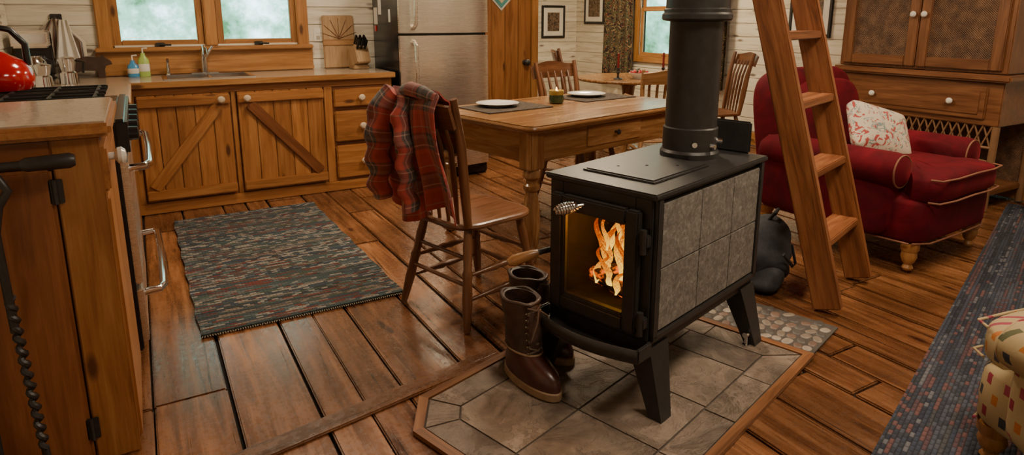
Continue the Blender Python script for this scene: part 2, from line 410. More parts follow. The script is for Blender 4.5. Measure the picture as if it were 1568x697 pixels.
b.done()
b=B('baseboard_right'); b.bb(XR-.02,XR,YN,YF,0,.14,W_TRIM,.004); b.done()
b=B('baseboard_back'); b.bb(3.53,XR-.02,YF-.02,YF,0,.14,W_TRIM,.004); b.done()

# kitchen window
b=B('window_1')
y0=YB-.035
def frame(b,x0,x1,z0,z1,w,ya,yb,mat):
    b.bb(x0,x0+w,ya,yb,z0,z1,mat,.006); b.bb(x1-w,x1,ya,yb,z0,z1,mat,.006)
    b.bb(x0+w,x1-w,ya,yb,z0,z0+w,mat,.006); b.bb(x0+w,x1-w,ya,yb,z1-w,z1,mat,.006)
b.bb(-.235,-.145,y0,YB,1.10,2.2,W_TRIM,.008); b.bb(1.165,1.255,y0,YB,1.10,2.2,W_TRIM,.008)
b.bb(-.235,1.255,y0,YB,2.1,2.2,W_TRIM,.008)
b.bb(-.26,1.28,YB-.07,YB+.02,1.085,1.12,W_TRIM,.008)
b.bb(.47,.56,y0+.01,YB+.08,1.12,2.12,W_TRIM,.008)
for a,c in ((-.14,.47),(.56,1.17)):
    frame(b,a,c,1.12,2.12,.05,YB+.01,YB+.06,W_TRIM)
    b.bb(a+.045,c-.045,YB+.03,YB+.036,1.165,2.075,M_GLASS,0)
    b.rod((a+.30,y0-.005,1.135),(a+.37,y0-.03,1.135),.007,M_BLACK)
    b.bb(a+.27,a+.33,YB-.03,YB+.01,1.12,1.15,M_BLACK,.003)
b.bb(-.145,-.135,YB,YB+.10,1.1,2.12,W_TRIM,0); b.bb(1.165,1.175,YB,YB+.10,1.1,2.12,W_TRIM,0)
b.done()
b=B('trim_2')
b.bb(-.26,1.28,YB-.025,YB,.915,1.085,W_TRIM,.004)
b.bb(-.26,1.28,YB-.05,YB-.025,.915,.95,W_TRIM,.006); b.done()
b=B('window_2')
def frY(b,ya,yb,z0,z1,w,xa,xb,mat):
    b.bb(xa,xb,ya,ya+w,z0,z1,mat,.006); b.bb(xa,xb,yb-w,yb,z0,z1,mat,.006); b.bb(xa,xb,ya+w,yb-w,z0,z0+w,mat,.006); b.bb(xa,xb,ya+w,yb-w,z1-w,z1,mat,.006)
frY(b,5.27,6.58,.78,2.22,.09,XR-.03,XR,W_TRIM)
frY(b,5.36,6.49,.86,1.46,.045,XR+.0,XR+.03,W_TRIM); frY(b,5.36,6.49,1.43,2.14,.045,XR+.03,XR+.06,W_TRIM)
b.bb(XR+.01,XR+.02,5.915,5.935,.9,2.1,W_TRIM,0)
b.bb(XR+.045,XR+.05,5.4,6.45,.9,2.1,M_GLASS,0)
b.done()
def curt(name,ya,yb):
    b=B(name)
    def f(u,v):
        z=.55+1.75*v; y=ya+(yb-ya)*u; return (XR-.10+.035*math.sin(u*math.pi*9)+.01*math.sin(v*5+u*6),y+.02*math.sin(u*30),z)
    b.grid(f,70,20,M_CURT,.004,lambda u,v:((yb-ya)*u*1.6,1.75*v,0)); return b.done()
curt('curtain',6.52,7.15); curt('curtain',4.98,5.30)
b=B('curtain_rod'); b.rod((XR-.10,4.85,2.33),(XR-.10,7.3,2.33),.014,M_BLACK)
for yy in (4.9,7.25): b.rod((XR-.1,yy,2.33),(XR,yy,2.33),.01,M_BLACK)
b.done()
b=B('door_1')
for i in range(5): b.bb(2.68+i*.148,2.68+i*.148+.146,YB-.03,YB-.002,.02,2.02,W_CAB,.006)
b.bb(3.42,3.50,YB-.045,YB-.001,0,2.1,W_TRIM,.006); b.bb(2.6,2.68,YB-.045,YB-.001,0,2.1,W_TRIM,.006); b.bb(2.6,3.50,YB-.045,YB-.001,2.03,2.13,W_TRIM,.006)
b.lathe([(.0,0),(.028,.0),(.028,.006),(.012,.01),(.012,.035),(.03,.045),(.032,.06),(.02,.072),(0,.075)],(3.35,YB-.03,.90),M_BLACK,rot=(90,0,0))
b.done()
b=B('quilted_diamond_ornament')
Mx=Matrix.Translation((3.08,YB-.035,1.53))@Euler((R(90),0,0)).to_matrix().to_4x4()
for r0,z0,m in ((.13,.0,M_CERAM),(.105,.004,plain('quilt_teal',(.10,.35,.33),.8)),(.06,.008,plain('quilt_cream',(.6,.5,.35),.8))):
    b.prism([(r0,0),(0,r0),(-r0,0),(0,-r0)],z0,z0+.004,m,Mx)
b.done()
# ---------------------------------------------------------------- kitchen cabinets
def knob(b,x,y,z,rot=(90,0,0),m=None,s=1.):
    b.lathe([(0,0),(.009*s,0),(.009*s,.012*s),(.019*s,.018*s),(.02*s,.026*s),(.013*s,.034*s),(0,.036*s)],(x,y,z),m or M_CERAMW,18,rot=rot)
YK=4.97
b=B('kitchen_base_cabinet')
b.bb(-.10,1.74,YK,YB-.002,0,.875,W_CABD,.003)
b.bb(-.10,1.74,YK-.018,YK,.0,.075,W_CAB,.004)
b.bb(-.10,1.74,YK-.012,YK,.82,.875,W_CAB,.003)
for a,c in ((-.10,-.05),(.545,.575),(1.20,1.26),(1.70,1.74)): b.bb(a,c,YK-.012,YK,.075,.82,W_CAB,.003)
for k,(a,c) in enumerate(((-.04,.535),(.585,1.19))):
    n=5; w=(c-a)/n
    for i in range(n): b.bb(a+i*w,a+(i+1)*w-.003,YK-.03,YK-.012,.09,.82,W_CAB,.004)
    b.bb(a,c,YK-.048,YK-.03,.10,.17,W_CAB,.006); b.bb(a,c,YK-.048,YK-.03,.74,.81,W_CAB,.006)
    x0,x1=(a+.05,c-.08) if k==0 else (a+.08,c-.05)
    L=math.hypot(x1-x0,.55); an=math.degrees(math.atan2(.55,x1-x0))
    b.box((L,.018,.075),((x0+x1)/2,YK-.039,.455),W_CABD if k else W_CAB,.005,rot=(0,-an if k==0 else an,0))
    knob(b,c-.06 if k==0 else a+.06,YK-.048,.775,s=1.25)
for z0,z1 in ((.66,.80),(.39,.63),(.10,.36)):
    b.bb(1.27,1.69,YK-.032,YK-.012,z0,z1,W_CAB,.008); knob(b,1.48,YK-.032,(z0+z1)/2,s=1.3)
b.bb(XL+.002,-.10,3.80,YB-.002,0,.875,W_CABD,.003)
b.bb(-.10,-.085,3.82,4.35,.09,.82,W_CAB,.006); b.bb(-.10,-.085,4.38,4.93,.09,.82,W_CAB,.006)
b.done()
b=B('kitchen_countertop')
for (x0,x1,y0,y1) in ((XL+.002,.16,4.93,YB-.05),(.72,1.76,4.93,YB-.05),(.16,.72,4.93,5.06),(.16,.72,5.44,YB-.05),(XL+.002,-.07,3.79,4.93)):
    b.bb(x0,x1,y0,y1,.877,.912,M_COUNTER,0)
b.bb(XL+.002,1.76,YB-.05,YB-.027,.877,.912,M_COUNTER,0)
b.bb(-.07,1.76,4.915,4.93,.872,.914,W_TRIM,.004); b.bb(-.07,-.055,3.79,4.93,.872,.914,W_TRIM,.004)
b.done()
b=B('kitchen_sink')
for (x0,x1,y0,y1) in ((.14,.74,5.04,5.07),(.14,.74,5.43,5.46),(.14,.17,5.07,5.43),(.71,.74,5.07,5.43),(.43,.45,5.07,5.43)): b.bb(x0,x1,y0,y1,.913,.919,M_CHROME,.002)
b.bb(.165,.715,5.065,5.435,.877,.880,M_CHROME,0)
for (x0,x1,y0,y1) in ((.165,.715,5.065,5.069),(.165,.715,5.431,5.435),(.165,.169,5.069,5.431),(.711,.715,5.069,5.431)): b.bb(x0,x1,y0,y1,.880,.913,M_CHROME,0)
b.done()
b=B('kitchen_faucet')
b.bb(.34,.54,5.475,5.52,.913,.925,M_CHROME,.006)
b.tube([(.44,5.50,.925),(.44,5.50,1.03),(.44,5.48,1.09),(.44,5.43,1.12),(.44,5.38,1.10),(.44,5.35,1.06)],[.024,.022,.019,.017,.016,.018],M_CHROME,14)
b.tube([(.44,5.50,1.02),(.48,5.50,1.08),(.51,5.50,1.12)],[.013,.010,.009],M_CHROME,10)
b.tube([(.19,5.49,.913),(.19,5.49,1.0),(.19,5.46,1.03),(.19,5.43,1.02)],[.014,.011,.01,.01],M_CHROME,12)
b.lathe([(.02,0),(.018,.015),(.012,.02)],(.19,5.49,.913),M_CHROME)
b.done()
m_blue=plain('soap_blue',(.05,.25,.5),.2,coat=.3); m_grn=plain('soap_green',(.35,.5,.12),.25)
for nm,X,m,h in (('soap_bottle',-.035,m_blue,.10),('soap_bottle',.035,m_grn,.15)):
    b=B(nm); b.lathe([(0,0),(.036,0),(.038,.01),(.036,h*.8),(.016,h),(.013,h+.02),(0,h+.02)],(X,5.46,.913),m,20,sy=.65)
    b.lathe([(.037,h*.25),(.0375,h*.26),(.0375,h*.6),(.037,h*.61)],(X,5.46,.913),M_CERAM,20,sy=.68)
    b.tube([(X,5.46,.93+h),(X,5.46,.965+h),(X+.03,5.45,.968+h)],.006,M_CERAM,8); b.done()
b=B('cutting_board')
b.box((.27,.018,.44),(1.50,YB-.035,1.135),W_PALE,.008,rot=(-3,0,0),grain=2)
for i in range(-3,4):
    a=i*24; b.box((.003,.004,.17),(1.50+.075*math.sin(R(a)),YB-.044,1.16+.085*math.cos(R(a))),W_CHAIR,0,rot=(-3,a,0))
b.box((.27,.006,.05),(1.50,YB-.048,1.13),W_CHAIRL,.003,rot=(-3,0,0))
b.done()
b=B('knife_block')
b.box((.12,.15,.16),(1.62,5.40,1.02),W_PALE,.006,rot=(-22,0,10))
b.bb(1.555,1.685,5.34,5.49,.913,.95,W_PALE,.005)
for i in range(3):
    for j in range(3):
        b.box((.018,.026,.09),(1.59+i*.032,5.31+j*.035-.0,1.12+j*.018),M_BLACK2,.006,rot=(32,0,10))
b.done()
b=B('electrical_outlet'); b.bb(1.30,1.37,YB-.008,YB-.001,1.14,1.25,M_CERAM,.003); b.bb(1.32,1.35,YB-.011,YB-.008,1.155,1.185,plain('outlet_socket',(.4,.36,.3)),.002); b.bb(1.32,1.35,YB-.011,YB-.008,1.205,1.235,M_CERAM,.002); b.done()
m_tow=NT('tea_towel'); vv=m_tow.pc(); xx,yy,zz=m_tow.sep(vv)
m_tow.P(Base_Color=m_tow.ramp(m_tow.math('FRACT',m_tow.math('MULTIPLY',xx,22.)),[(0,(.55,.48,.38)),(.62,(.33,.12,.10)),(.75,(.55,.48,.38)),(.88,(.12,.12,.2))],'CONSTANT'),Roughness=.9)
b=B('tea_towel')
b.grid(lambda u,v:(-.47+.26*(u-.5)*(.25+1.0*min(1,(1-v)*1.8)),YB-.05-.018*math.sin(u*21+v*2),1.06+.27*v-.03*abs(u-.5)),40,16,m_tow.m,.006,lambda u,v:(u*.3,v*.3,0))
b.grid(lambda u,v:(-.42+.13*(u-.5)*(.4+.8*(1-v)),YB-.085-.012*math.sin(u*15),1.02+.30*v),20,16,M_CERAM,.006)
b.bb(-.50,-.43,YB-.02,YB,1.30,1.36,M_BLACK,.004); b.tube([(-.465,YB-.02,1.34),(-.465,YB-.10,1.33),(-.465,YB-.10,1.36)],.006,M_BLACK); b.done()
b=B('bear_cutout')
pr=[(-.13,0),(-.13,.07),(-.15,.09),(-.12,.12),(-.06,.14),(0,.155),(.05,.145),(.08,.15),(.095,.165),(.105,.145),(.14,.12),(.15,.095),(.11,.085),(.10,.06),(.10,0),(.06,0),(.055,.05),(-.03,.055),(-.07,.04),(-.08,0)]
b.prism(pr,-.006,.006,plain('rust_iron',(.05,.025,.015),.8,0,.3,20,.3),M=Matrix.Translation((-.31,YB-.13,.914))@Euler((R(82),0,0)).to_matrix().to_4x4()); b.done()
b=B('coffee_maker')
b.bb(-.70,-.50,5.25,5.50,.913,.945,M_BLACK2,.01); b.bb(-.70,-.50,5.40,5.50,.945,1.24,M_BLACK2,.01); b.bb(-.70,-.50,5.25,5.50,1.14,1.25,M_STEEL,.012)
b.lathe([(0,0),(.065,0),(.075,.04),(.07,.10),(.05,.13),(.052,.14),(0,.14)],(-.60,5.325,.947),M_CHROME,24)
b.tube([(-.53,5.30,1.06),(-.495,5.29,1.05),(-.495,5.29,.98),(-.535,5.30,.97)],.008,M_BLACK2); b.bb(-.69,-.51,5.245,5.25,1.17,1.23,M_CHROME,.003); b.done()
b=B('moka_pot'); b.lathe([(0,0),(.055,0),(.05,.07),(.04,.08),(.055,.16),(.05,.165),(0,.18)],(-.40,5.10,.913),M_CHROME,10); b.tube([(-.35,5.10,1.06),(-.31,5.10,1.05),(-.32,5.10,.98)],.008,M_BLACK2); b.done()
b=B('moka_pot'); b.lathe([(0,0),(.05,0),(.045,.06),(.035,.07),(.05,.13),(.045,.135),(0,.15)],(-.52,4.95,.913),M_CHROME,10); b.done()
# fridge
b=B('refrigerator')
b.bb(1.80,2.58,4.93,YB-.05,.0,1.76,M_BLACK2,.01)
def fdoor(z0,z1):
    n=24
    prof=[(1.80,4.93)]+[(1.80+.78*i/n,4.90-.05*math.sin(math.pi*i/n)**.7) for i in range(n+1)]+[(2.58,4.93)]
    b.prism(prof,z0,z1,M_STEEL)
fdoor(.10,1.195); fdoor(1.215,1.755)
b.bb(1.81,2.57,4.91,4.93,.02,.09,M_BLACK2,.004)
b.tube([(1.90,4.86,1.15),(1.90,4.80,1.12),(1.90,4.79,.9),(1.90,4.80,.55),(1.90,4.86,.52)],.016,M_STEEL,12)
b.tube([(1.90,4.86,1.25),(1.90,4.80,1.28),(1.90,4.79,1.45),(1.90,4.80,1.6),(1.90,4.86,1.63)],.016,M_STEEL,12)
b.bb(1.795,1.80,5.42,5.50,1.28,1.42,M_CERAM,0); b.bb(1.794,1.80,5.32,5.38,1.36,1.50,M_CERAM,0); b.bb(1.794,1.80,5.10,5.13,1.30,1.40,M_CERAM,0)
b.bb(1.793,1.80,5.45,5.49,1.22,1.27,M_RED,0)
b.done()
# near cabinet (tall end unit)
b=B('pantry_cabinet')
b.bb(XL+.002,-.13,2.16,2.74,0,1.005,W_CABD,.004)
b.bb(-.235,-.12,2.135,2.16,0,1.005,W_CAB,.004); b.bb(XL+.002,-.235,2.135,2.16,.93,1.005,W_CABD,.004)
b.bb(XL+.01,-.24,2.125,2.15,.02,.925,W_CABD,.008,grain=2)
for z in (.86,.12):
    b.box((.035,.006,.07),(-.235,2.128,z),M_BLACK,.002); b.rod((-.237,2.122,z-.035),(-.237,2.122,z+.035),.006,M_BLACK)
b.bb(-.13,-.105,2.15,2.73,.84,.97,W_CAB,.006); knob(b,-.105,2.22,.93,(0,90,0),M_CERAM,1.3)
b.bb(-.13,-.112,2.16,2.73,.03,.82,W_CAB,.006)
b.bb(XL+.002,-.085,2.10,2.77,1.007,1.045,W_CAB,.01); b.bb(XL+.002,-.10,2.12,2.76,1.045,1.05,M_COUNTER,0)
b.done()
b=B('fireplace_poker')
Y0=2.06; dx=.03
b.rod((-.46+dx,Y0,.955),(-.325+dx,Y0,.955),.012,M_BLACK); b.rod((-.325+dx,Y0,.955),(-.205+dx,Y0,.957),[(0,.013),(.1,.019),(.9,.021),(1,.015)],M_BLACK)
b.tube([(-.46+dx,Y0,.93),(-.42+dx,Y0,.94),(-.375+dx,Y0,.925),(-.36+dx,Y0,.89),(-.385+dx,Y0,.85),(-.40+dx,Y0,.78),(-.395+dx,Y0,.5)],.011,M_BLACK,10)
pts=[]
for i in range(110):
    t=i/109; pts.append((-.395+dx+.02*t+.006*math.cos(i*.8),Y0+.006*math.sin(i*.8),.60-.46*t))
b.tube(pts,.009,M_BLACK,8); b.rod((-.375+dx,Y0,.14),(-.37+dx,Y0,.012),.010,M_BLACK)
b.bb(-.46,-.28,Y0-.06,Y0+.055,0,.014,M_BLACK,.005)
b.rod((-.45,Y0+.03,.01),(-.45,Y0+.03,.94),.007,M_BLACK)
b.rod((-.45,Y0+.03,.93),(-.43,Y0,.93),.007,M_BLACK)
b.done()
b=B('kitchen_range')
ya,yb=2.80,3.77
b.bb(XL+.01,-.10,ya,yb,.02,.955,M_BLACK2,.006)
b.bb(-.10,-.075,ya+.005,yb-.005,.30,.80,M_STEEL,.006); b.bb(-.10,-.078,ya+.005,yb-.005,.05,.28,M_STEEL,.006)
b.bb(-.11,-.06,ya,yb,.82,.96,M_BLACK2,.012)
for k in range(5):
    yy=ya+.10+k*.19; b.lathe([(0,0),(.028,0),(.026,.03),(.018,.034),(0,.035)],(-.06,yy,.89),M_BLACK2,18,rot=(0,90,0))
for z in (.76,.245):
    b.tube([(-.075,ya+.06,z),(-.02,ya+.055,z+.005),(-.005,ya+.10,z+.005),(.0,(ya+yb)/2,z+.005),(-.005,yb-.10,z+.005),(-.02,yb-.055,z+.005),(-.075,yb-.06,z)],.015,M_CHROME,12)
for i in range(3):
    y0=ya+.04+i*.30
    for xx in (-.66,-.50,-.34,-.18): b.bb(xx,xx+.014,y0,y0+.28,.995,1.015,M_BLACK,.003)
    for j in range(3): b.bb(-.68,-.14,y0+.01+j*.125,y0+.024+j*.125,.995,1.015,M_BLACK,.003)
    for xx in (-.66,-.18):
        for yy in (y0+.02,y0+.26): b.bb(xx,xx+.014,yy-.007,yy+.007,.955,1.0,M_BLACK,0)
    for xx in (-.55,-.27): b.lathe([(0,0),(.05,0),(.05,.012),(.035,.02),(0,.022)],(xx,y0+.14,.955),M_BLACK,20)
b.done()
b=B('kettle')
b.lathe([(0,0),(.105,0),(.118,.02),(.122,.05),(.112,.09),(.085,.125),(.05,.145),(.045,.15),(.03,.16),(0,.165)],(0,0,0),M_RED,36)
b.lathe([(0,0),(.008,0),(.018,.015),(.018,.03),(0,.04)],(0,0,.162),M_BLACK2,16)
b.tube([(-.05,-.09,.07),(-.07,-.13,.11),(-.08,-.15,.145)],[.03,.02,.016],M_RED,14)
b.tube([(.10,.02,.10),(.10,.02,.19),(.06,.01,.25),(0,0,.268),(-.06,-.01,.25),(-.10,-.02,.19),(-.095,-.02,.10)],.013,M_BLACK2,12)
o=b.done((-.55,3.66,1.016)); o.scale=(1.12,1.12,1.05)

# ---------------------------------------------------------------- rugs
b=B('woven_rug')
b.grid(lambda u,v:(.91*(u-.5)+.004*math.sin(v*40),1.83*(v-.5),.014+.0012*math.sin(u*17)*math.sin(v*23)),30,60,M_RUG,.011)
m_fr=plain('rug_fringe',(.22,.18,.12),.9)
for i in range(90):
    xx=-.45+.9*i/89
    for sgn in (-1,1): b.box((.004,.016,.003),(xx,sgn*.922,.006),m_fr,0,rot=(0,0,random.uniform(-20,20)))
b.done((.555,3.76,0),.5)
b=B('braided_rug')
b.grid(lambda u,v:(4.2*(u-.5),1.7*(v-.5),.016),60,30,M_RUG2,.013); b.done((3.65,.66,0),18)
# ---------------------------------------------------------------- hearth pad
b=B('hearth_pad')
def clip(poly,n,d):
    out=[]
    for i in range(len(poly)):
        a=poly[i]; c=poly[(i+1)%len(poly)]; da=a[0]*n[0]+a[1]*n[1]-d; dc=c[0]*n[0]+c[1]*n[1]-d
        if da<=0: out.append(a)
        if da*dc<0:
            t=da/(da-dc); out.append((a[0]+(c[0]-a[0])*t,a[1]+(c[1]-a[1])*t))
    return out
u0,u1,w0,w1=1.14,2.55,.725,1.65; ch=.14
octo=[(u0+ch,w0),(u1,w0),(u1,w1-ch),(u1-ch,w1),(u0+ch,w1),(u0,w1-ch),(u0,w0+ch)]
def insetpoly(poly,d):
    n=len(poly); out=[]; lines=[]
    for i in range(n):
        a=Vector(poly[i]); c=Vector(poly[(i+1)%n]); t=(c-a).normalized(); nr=Vector((t.y,-t.x)); lines.append((nr,a.dot(nr)-d))
    for i in range(n):
        n1,d1=lines[i-1]; n2,d2=lines[i]; det=n1.x*n2.y-n1.y*n2.x
        out.append(((d1*n2.y-d2*n1.y)/det,(n1.x*d2-n2.x*d1)/det))
    return out,lines
inner,_=insetpoly(octo,.034)
n=len(octo)
for i in range(n):
    j=(i+1)%n; q=[octo[i],octo[j],inner[j],inner[i]]
    a=Vector(octo[i]);c=Vector(octo[j]);t=(c-a).normalized()
    vs=[(x,y,z) for z in (0.001,.017) for x,y in q]; pcs=[((Vector((x,y))-a).dot(t),(Vector((x,y))-a).dot(Vector((t.y,-t.x))),z) for x,y,z in vs]
    b.add(vs,[[3,2,1,0],[4,5,6,7],[0,1,5,4],[1,2,6,5],[2,3,7,6],[3,0,4,7]],W_TREAD,None,pcs)
b.prism(inner,.001,.009,M_GROUT)
def tile(poly):
    if len(poly)<3: return
    b.prism(poly,.006,.0135+random.uniform(-.0008,.0006),M_SLATE)
# mitred border band
bo,_=insetpoly(octo,.037); bi,_=insetpoly(octo,.150)
for i in range(n):
    j=(i+1)%n; a=Vector(bo[i]);c=Vector(bo[j]);t=(c-a).normalized(); Lg=(c-a).length
    q,_=insetpoly([bo[i],bo[j],bi[j],bi[i]],.0035)
    k=max(1,round(Lg/.34))
    for m in range(k):
        lo=a.dot(t)+Lg*m/k; hi=a.dot(t)+Lg*(m+1)/k; p=q
        if m>0: p=clip(p,(-t.x,-t.y),-(lo+.0035))
        if m<k-1 and len(p)>2: p=clip(p,(t.x,t.y),hi-.0035)
        tile(p)
_,L=insetpoly(octo,.1535)
for i in range(0,5):
    for j in range(0,3):
        sz=.315; ox=u0+.15+i*sz+(.0 if j%2==0 else -.0); oy=w0+.15+j*sz
        poly=[(ox+.0035,oy+.0035),(ox+sz-.0035,oy+.0035),(ox+sz-.0035,oy+sz-.0035),(ox+.0035,oy+sz-.0035)]
        for nr,d in L: 
            if len(poly)>2: poly=clip(poly,nr,d)
        tile(poly)
b.done((0,0,0),17)
b=B('pebble_mosaic')
b.bb(2.56,2.88,.735,1.30,.0,.006,M_GROUT,0)
pebm=[plain('pebble_%d'%i,c,.5,0,.2,30,.1) for i,c in enumerate([(.18,.14,.105),(.07,.06,.052),(.27,.22,.17),(.14,.085,.06)])]
yy=.765
while yy<1.28:
    xx=2.58+random.uniform(0,.03)
    while xx<2.865:
        b.puff((xx,yy+random.uniform(-.004,.004),.006),(random.uniform(.040,.062),random.uniform(.032,.042),.007),random.choice(pebm),.8,rot=(0,0,random.uniform(-40,40)),nu=12,nv=6); xx+=.054
    yy+=.044
b.done((0,0,0),17)
# ---------------------------------------------------------------- stove (x=depth, y=left)
Z0=.0145
b=B('wood_stove')
D,Wd=.785,.42; zb,zt=.29,.775
b.bb(.0,D,0,.02,zb,zt,M_BLACK,.003); b.bb(0,D,Wd-.02,Wd,zb,zt,M_BLACK,.003); b.bb(D-.02,D,.02,Wd-.02,zb,zt,M_BLACK,.003)
b.bb(0,D,.02,Wd-.02,zb,zb+.02,M_BLACK,.003); b.bb(-.022,D+.02,-.020,Wd+.018,zt,zt+.02,M_BLACK,.005)
fx0,fx1=-.012,.012
b.bb(fx0,fx1,0,.06,zb,zt,M_BLACK,.003); b.bb(fx0,fx1,Wd-.06,Wd,zb,zt,M_BLACK,.003); b.bb(fx0,fx1,.06,Wd-.06,zb,.36,M_BLACK,.003); b.bb(fx0,fx1,.06,Wd-.06,.69,zt,M_BLACK,.003)
b.bb(.02,.45,.04,.05,.34,.72,M_DARKIN,0); b.bb(.02,.45,Wd-.05,Wd-.04,.34,.72,M_DARKIN,0); b.bb(.44,.45,.05,Wd-.05,.34,.72,M_DARKIN,0); b.bb(.02,.45,.05,Wd-.05,.335,.345,M_DARKIN,0); b.bb(.02,.45,.05,Wd-.05,.71,.72,M_DARKIN,0)
dy0,dy1,dz0,dz1=.03,Wd-.03,.315,.735
def dfr(x0,x1,a0,a1,c0,c1,w,bev):
    b.bb(x0,x1,a0,a0+w,c0,c1,M_BLACK,bev); b.bb(x0,x1,a1-w,a1,c0,c1,M_BLACK,bev); b.bb(x0,x1,a0+w,a1-w,c0,c0+w,M_BLACK,bev); b.bb(x0,x1,a0+w,a1-w,c1-w,c1,M_BLACK,bev)
dfr(-.045,-.014,dy0,dy1,dz0,dz1,.048,.006); dfr(-.036,-.016,dy0+.043,dy1-.043,dz0+.043,dz1-.043,.014,.004)
b.bb(-.026,-.022,dy0+.055,dy1-.055,dz0+.055,dz1-.055,glassm('stove_glass'),0)
for z in (.36,.64):
    b.rod((-.038,.012,z-.04),(-.038,.012,z+.04),.011,M_BLACK); b.bb(-.04,-.01,-.002,.03,z-.02,z+.02,M_BLACK,.004)
b.bb(.03,D-.03,-.006,.0,zb+.02,zt-.015,M_DARKIN,0)
xs=[.035,.29,.53,D-.035]; zs=[zb+.025,.535,zt-.02]
for i in range(3):
    for j in range(2):
        b.bb(xs[i]+.0015,xs[i+1]-.0015,-.012,-.004,zs[j]+.0015,zs[j+1]-.0015,M_SOAP,.002)
        b.bb(xs[i]+.0015,xs[i+1]-.0015,Wd+.002,Wd+.012,zs[j]+.0015,zs[j+1]-.0015,M_SOAP,.002)
b.bb(.0,.032,-.016,.0,zb,zt,M_BLACK,.004); b.bb(D-.032,D,-.016,0,zb,zt,M_BLACK,.004); b.bb(0,D,-.016,0,zb-.005,zb+.02,M_BLACK,.004)
zz=zt+.02
b.bb(.09,.47,.06,.36,zz,zz+.006,M_BLACK,.003); b.bb(.10,.46,.07,.35,zz+.006,zz+.010,M_BLACK,.003)
for p in ((.20,.28),(.36,.13),(.28,.21)): b.lathe([(.006,0),(.006,.001)],(p[0],p[1],zz+.0102),M_DARKIN,10)
PX,PY=.60,.218
b.lathe([(.115,0),(.115,.02),(.106,.03),(.106,.115),(.100,.12),(.100,.53),(.102,.535)],(PX,PY,zz),M_BLACK,48)
b.lathe([(.100,.0),(.126,.004),(.131,.010),(.131,.026),(.124,.034),(.124,.045),(.118,.05),(.118,ZC-1.325)],(PX,PY,1.318),M_BLACK,48)
b.rod((PX-.12,PY-.08,zz+.07),(PX-.135,PY-.095,zz+.07),.01,M_CHROME); b.rod((PX-.02,PY-.10,zz+.05),(PX-.02,PY-.12,zz+.05),.01,M_CHROME); b.rod((PX+.04,PY-.095,zz+.065),(PX+.048,PY-.115,zz+.065),.009,M_CHROME)
b.bb(D-.005,D+.01,.05,.37,zz,zz+.13,M_BLACK,.008)
def lipx(t): return -.075-.045*math.sin(math.pi*t)
prof=[(0,-.01)]+[(lipx(i/14),-.01+(Wd+.02)*i/14) for i in range(15)]+[(0,Wd+.01)]
prof=prof[::-1]
b.prism(prof,.238,.250,M_BLACK)
b.tube([(x,y,.266) for x,y in prof[1:-1]],.022,M_BLACK,10,flat=.5)
b.bb(-.08,0,-.016,-.004,.240,.292,M_BLACK,.004); b.bb(-.08,0,Wd+.004,Wd+.016,.240,.292,M_BLACK,.004)
b.bb(-.01,D,.0,Wd,.245,.292,M_BLACK,.004)
for (cx,cy,sx,sy) in ((.0,.0,-1,-1),(.0,Wd,-1,1),(D,0,1,-1),(D,Wd,1,1)):
    bx,by=cx-sx*.0,cy+sy*.065
    def sq(x,y,w1,z): 
        q=[(x,y),(x-sx*w1,y),(x-sx*w1,y-sy*w1*.8),(x,y-sy*w1*.8)]
        if sx*sy<0: q=q[::-1]
        return [(p[0],p[1],z) for p in q]
    b.hexa(sq(bx,by,.062,Z0),sq(cx,cy+sy*.008,.115,.262),M_BLACK)
    px,py=bx-sx*.085,by-sy*.03
    b.rod((px,py,Z0),(px,py,Z0+.008),.014,M_CHROME); b.rod((px,py,Z0+.008),(px,py,Z0+.06),.007,M_CHROME); b.rod((px+sx*.025,py,Z0+.05),(px-sx*.015,py,Z0+.05),.012,M_CHROME)
def coil(p0,p1,r,m):
    p0=Vector(p0);p1=Vector(p1);d=(p1-p0).normalized();a=d.cross(Vector((0,0,1))).normalized();c=d.cross(a);pts=[]
    N=110
    for i in range(N+1):
        t=i/N;rr=r*(math.sin(math.pi*t)**.5*.8+.2) if 0<t<1 else r*.2
        an=t*2*math.pi*9; pts.append(p0.lerp(p1,t)+a*rr*math.cos(an)+c*rr*math.sin(an))
    b.tube(pts,.004,m,8)
b.rod((-.04,.25,.715),(-.065,.262,.712),.008,M_CHROME); coil((-.06,.26,.713),(-.125,.305,.700),.019,M_CHROME)
b.rod((0,Wd+.01,.50),(-.05,Wd+.04,.49),.011,M_BLACK)
b.rod((-.04,Wd+.032,.492),(-.135,Wd+.095,.462),[(0,.012),(.2,.018),(.8,.022),(1,.013)],W_CHAIRL)
b.rod((.10,.07,.375),(.16,.35,.385),[(0,.028),(.5,.032),(1,.026)],M_EMBER,12); b.rod((.20,.08,.38),(.24,.34,.40),.032,M_EMBER,12); b.rod((.08,.28,.42),(.28,.14,.46),[(0,.02),(1,.03)],M_EMBER,12); b.rod((.07,.11,.41),(.26,.24,.43),.022,M_EMBER,12)
random.seed(3)
FL=[(.10,.15,.40,.20,.030),(.13,.20,.41,.29,.038),(.11,.25,.40,.24,.034),(.18,.12,.40,.19,.030),(.15,.28,.42,.20,.028),(.20,.23,.42,.26,.040),(.08,.22,.39,.15,.022),(.08,.13,.39,.13,.020),(.22,.17,.42,.24,.040),(.09,.28,.39,.14,.018),(.10,.17,.50,.18,.016),(.09,.24,.52,.15,.013),(.12,.21,.56,.13,.012),(.14,.13,.50,.13,.014),(.16,.27,.50,.17,.016),(.07,.18,.38,.11,.016)]
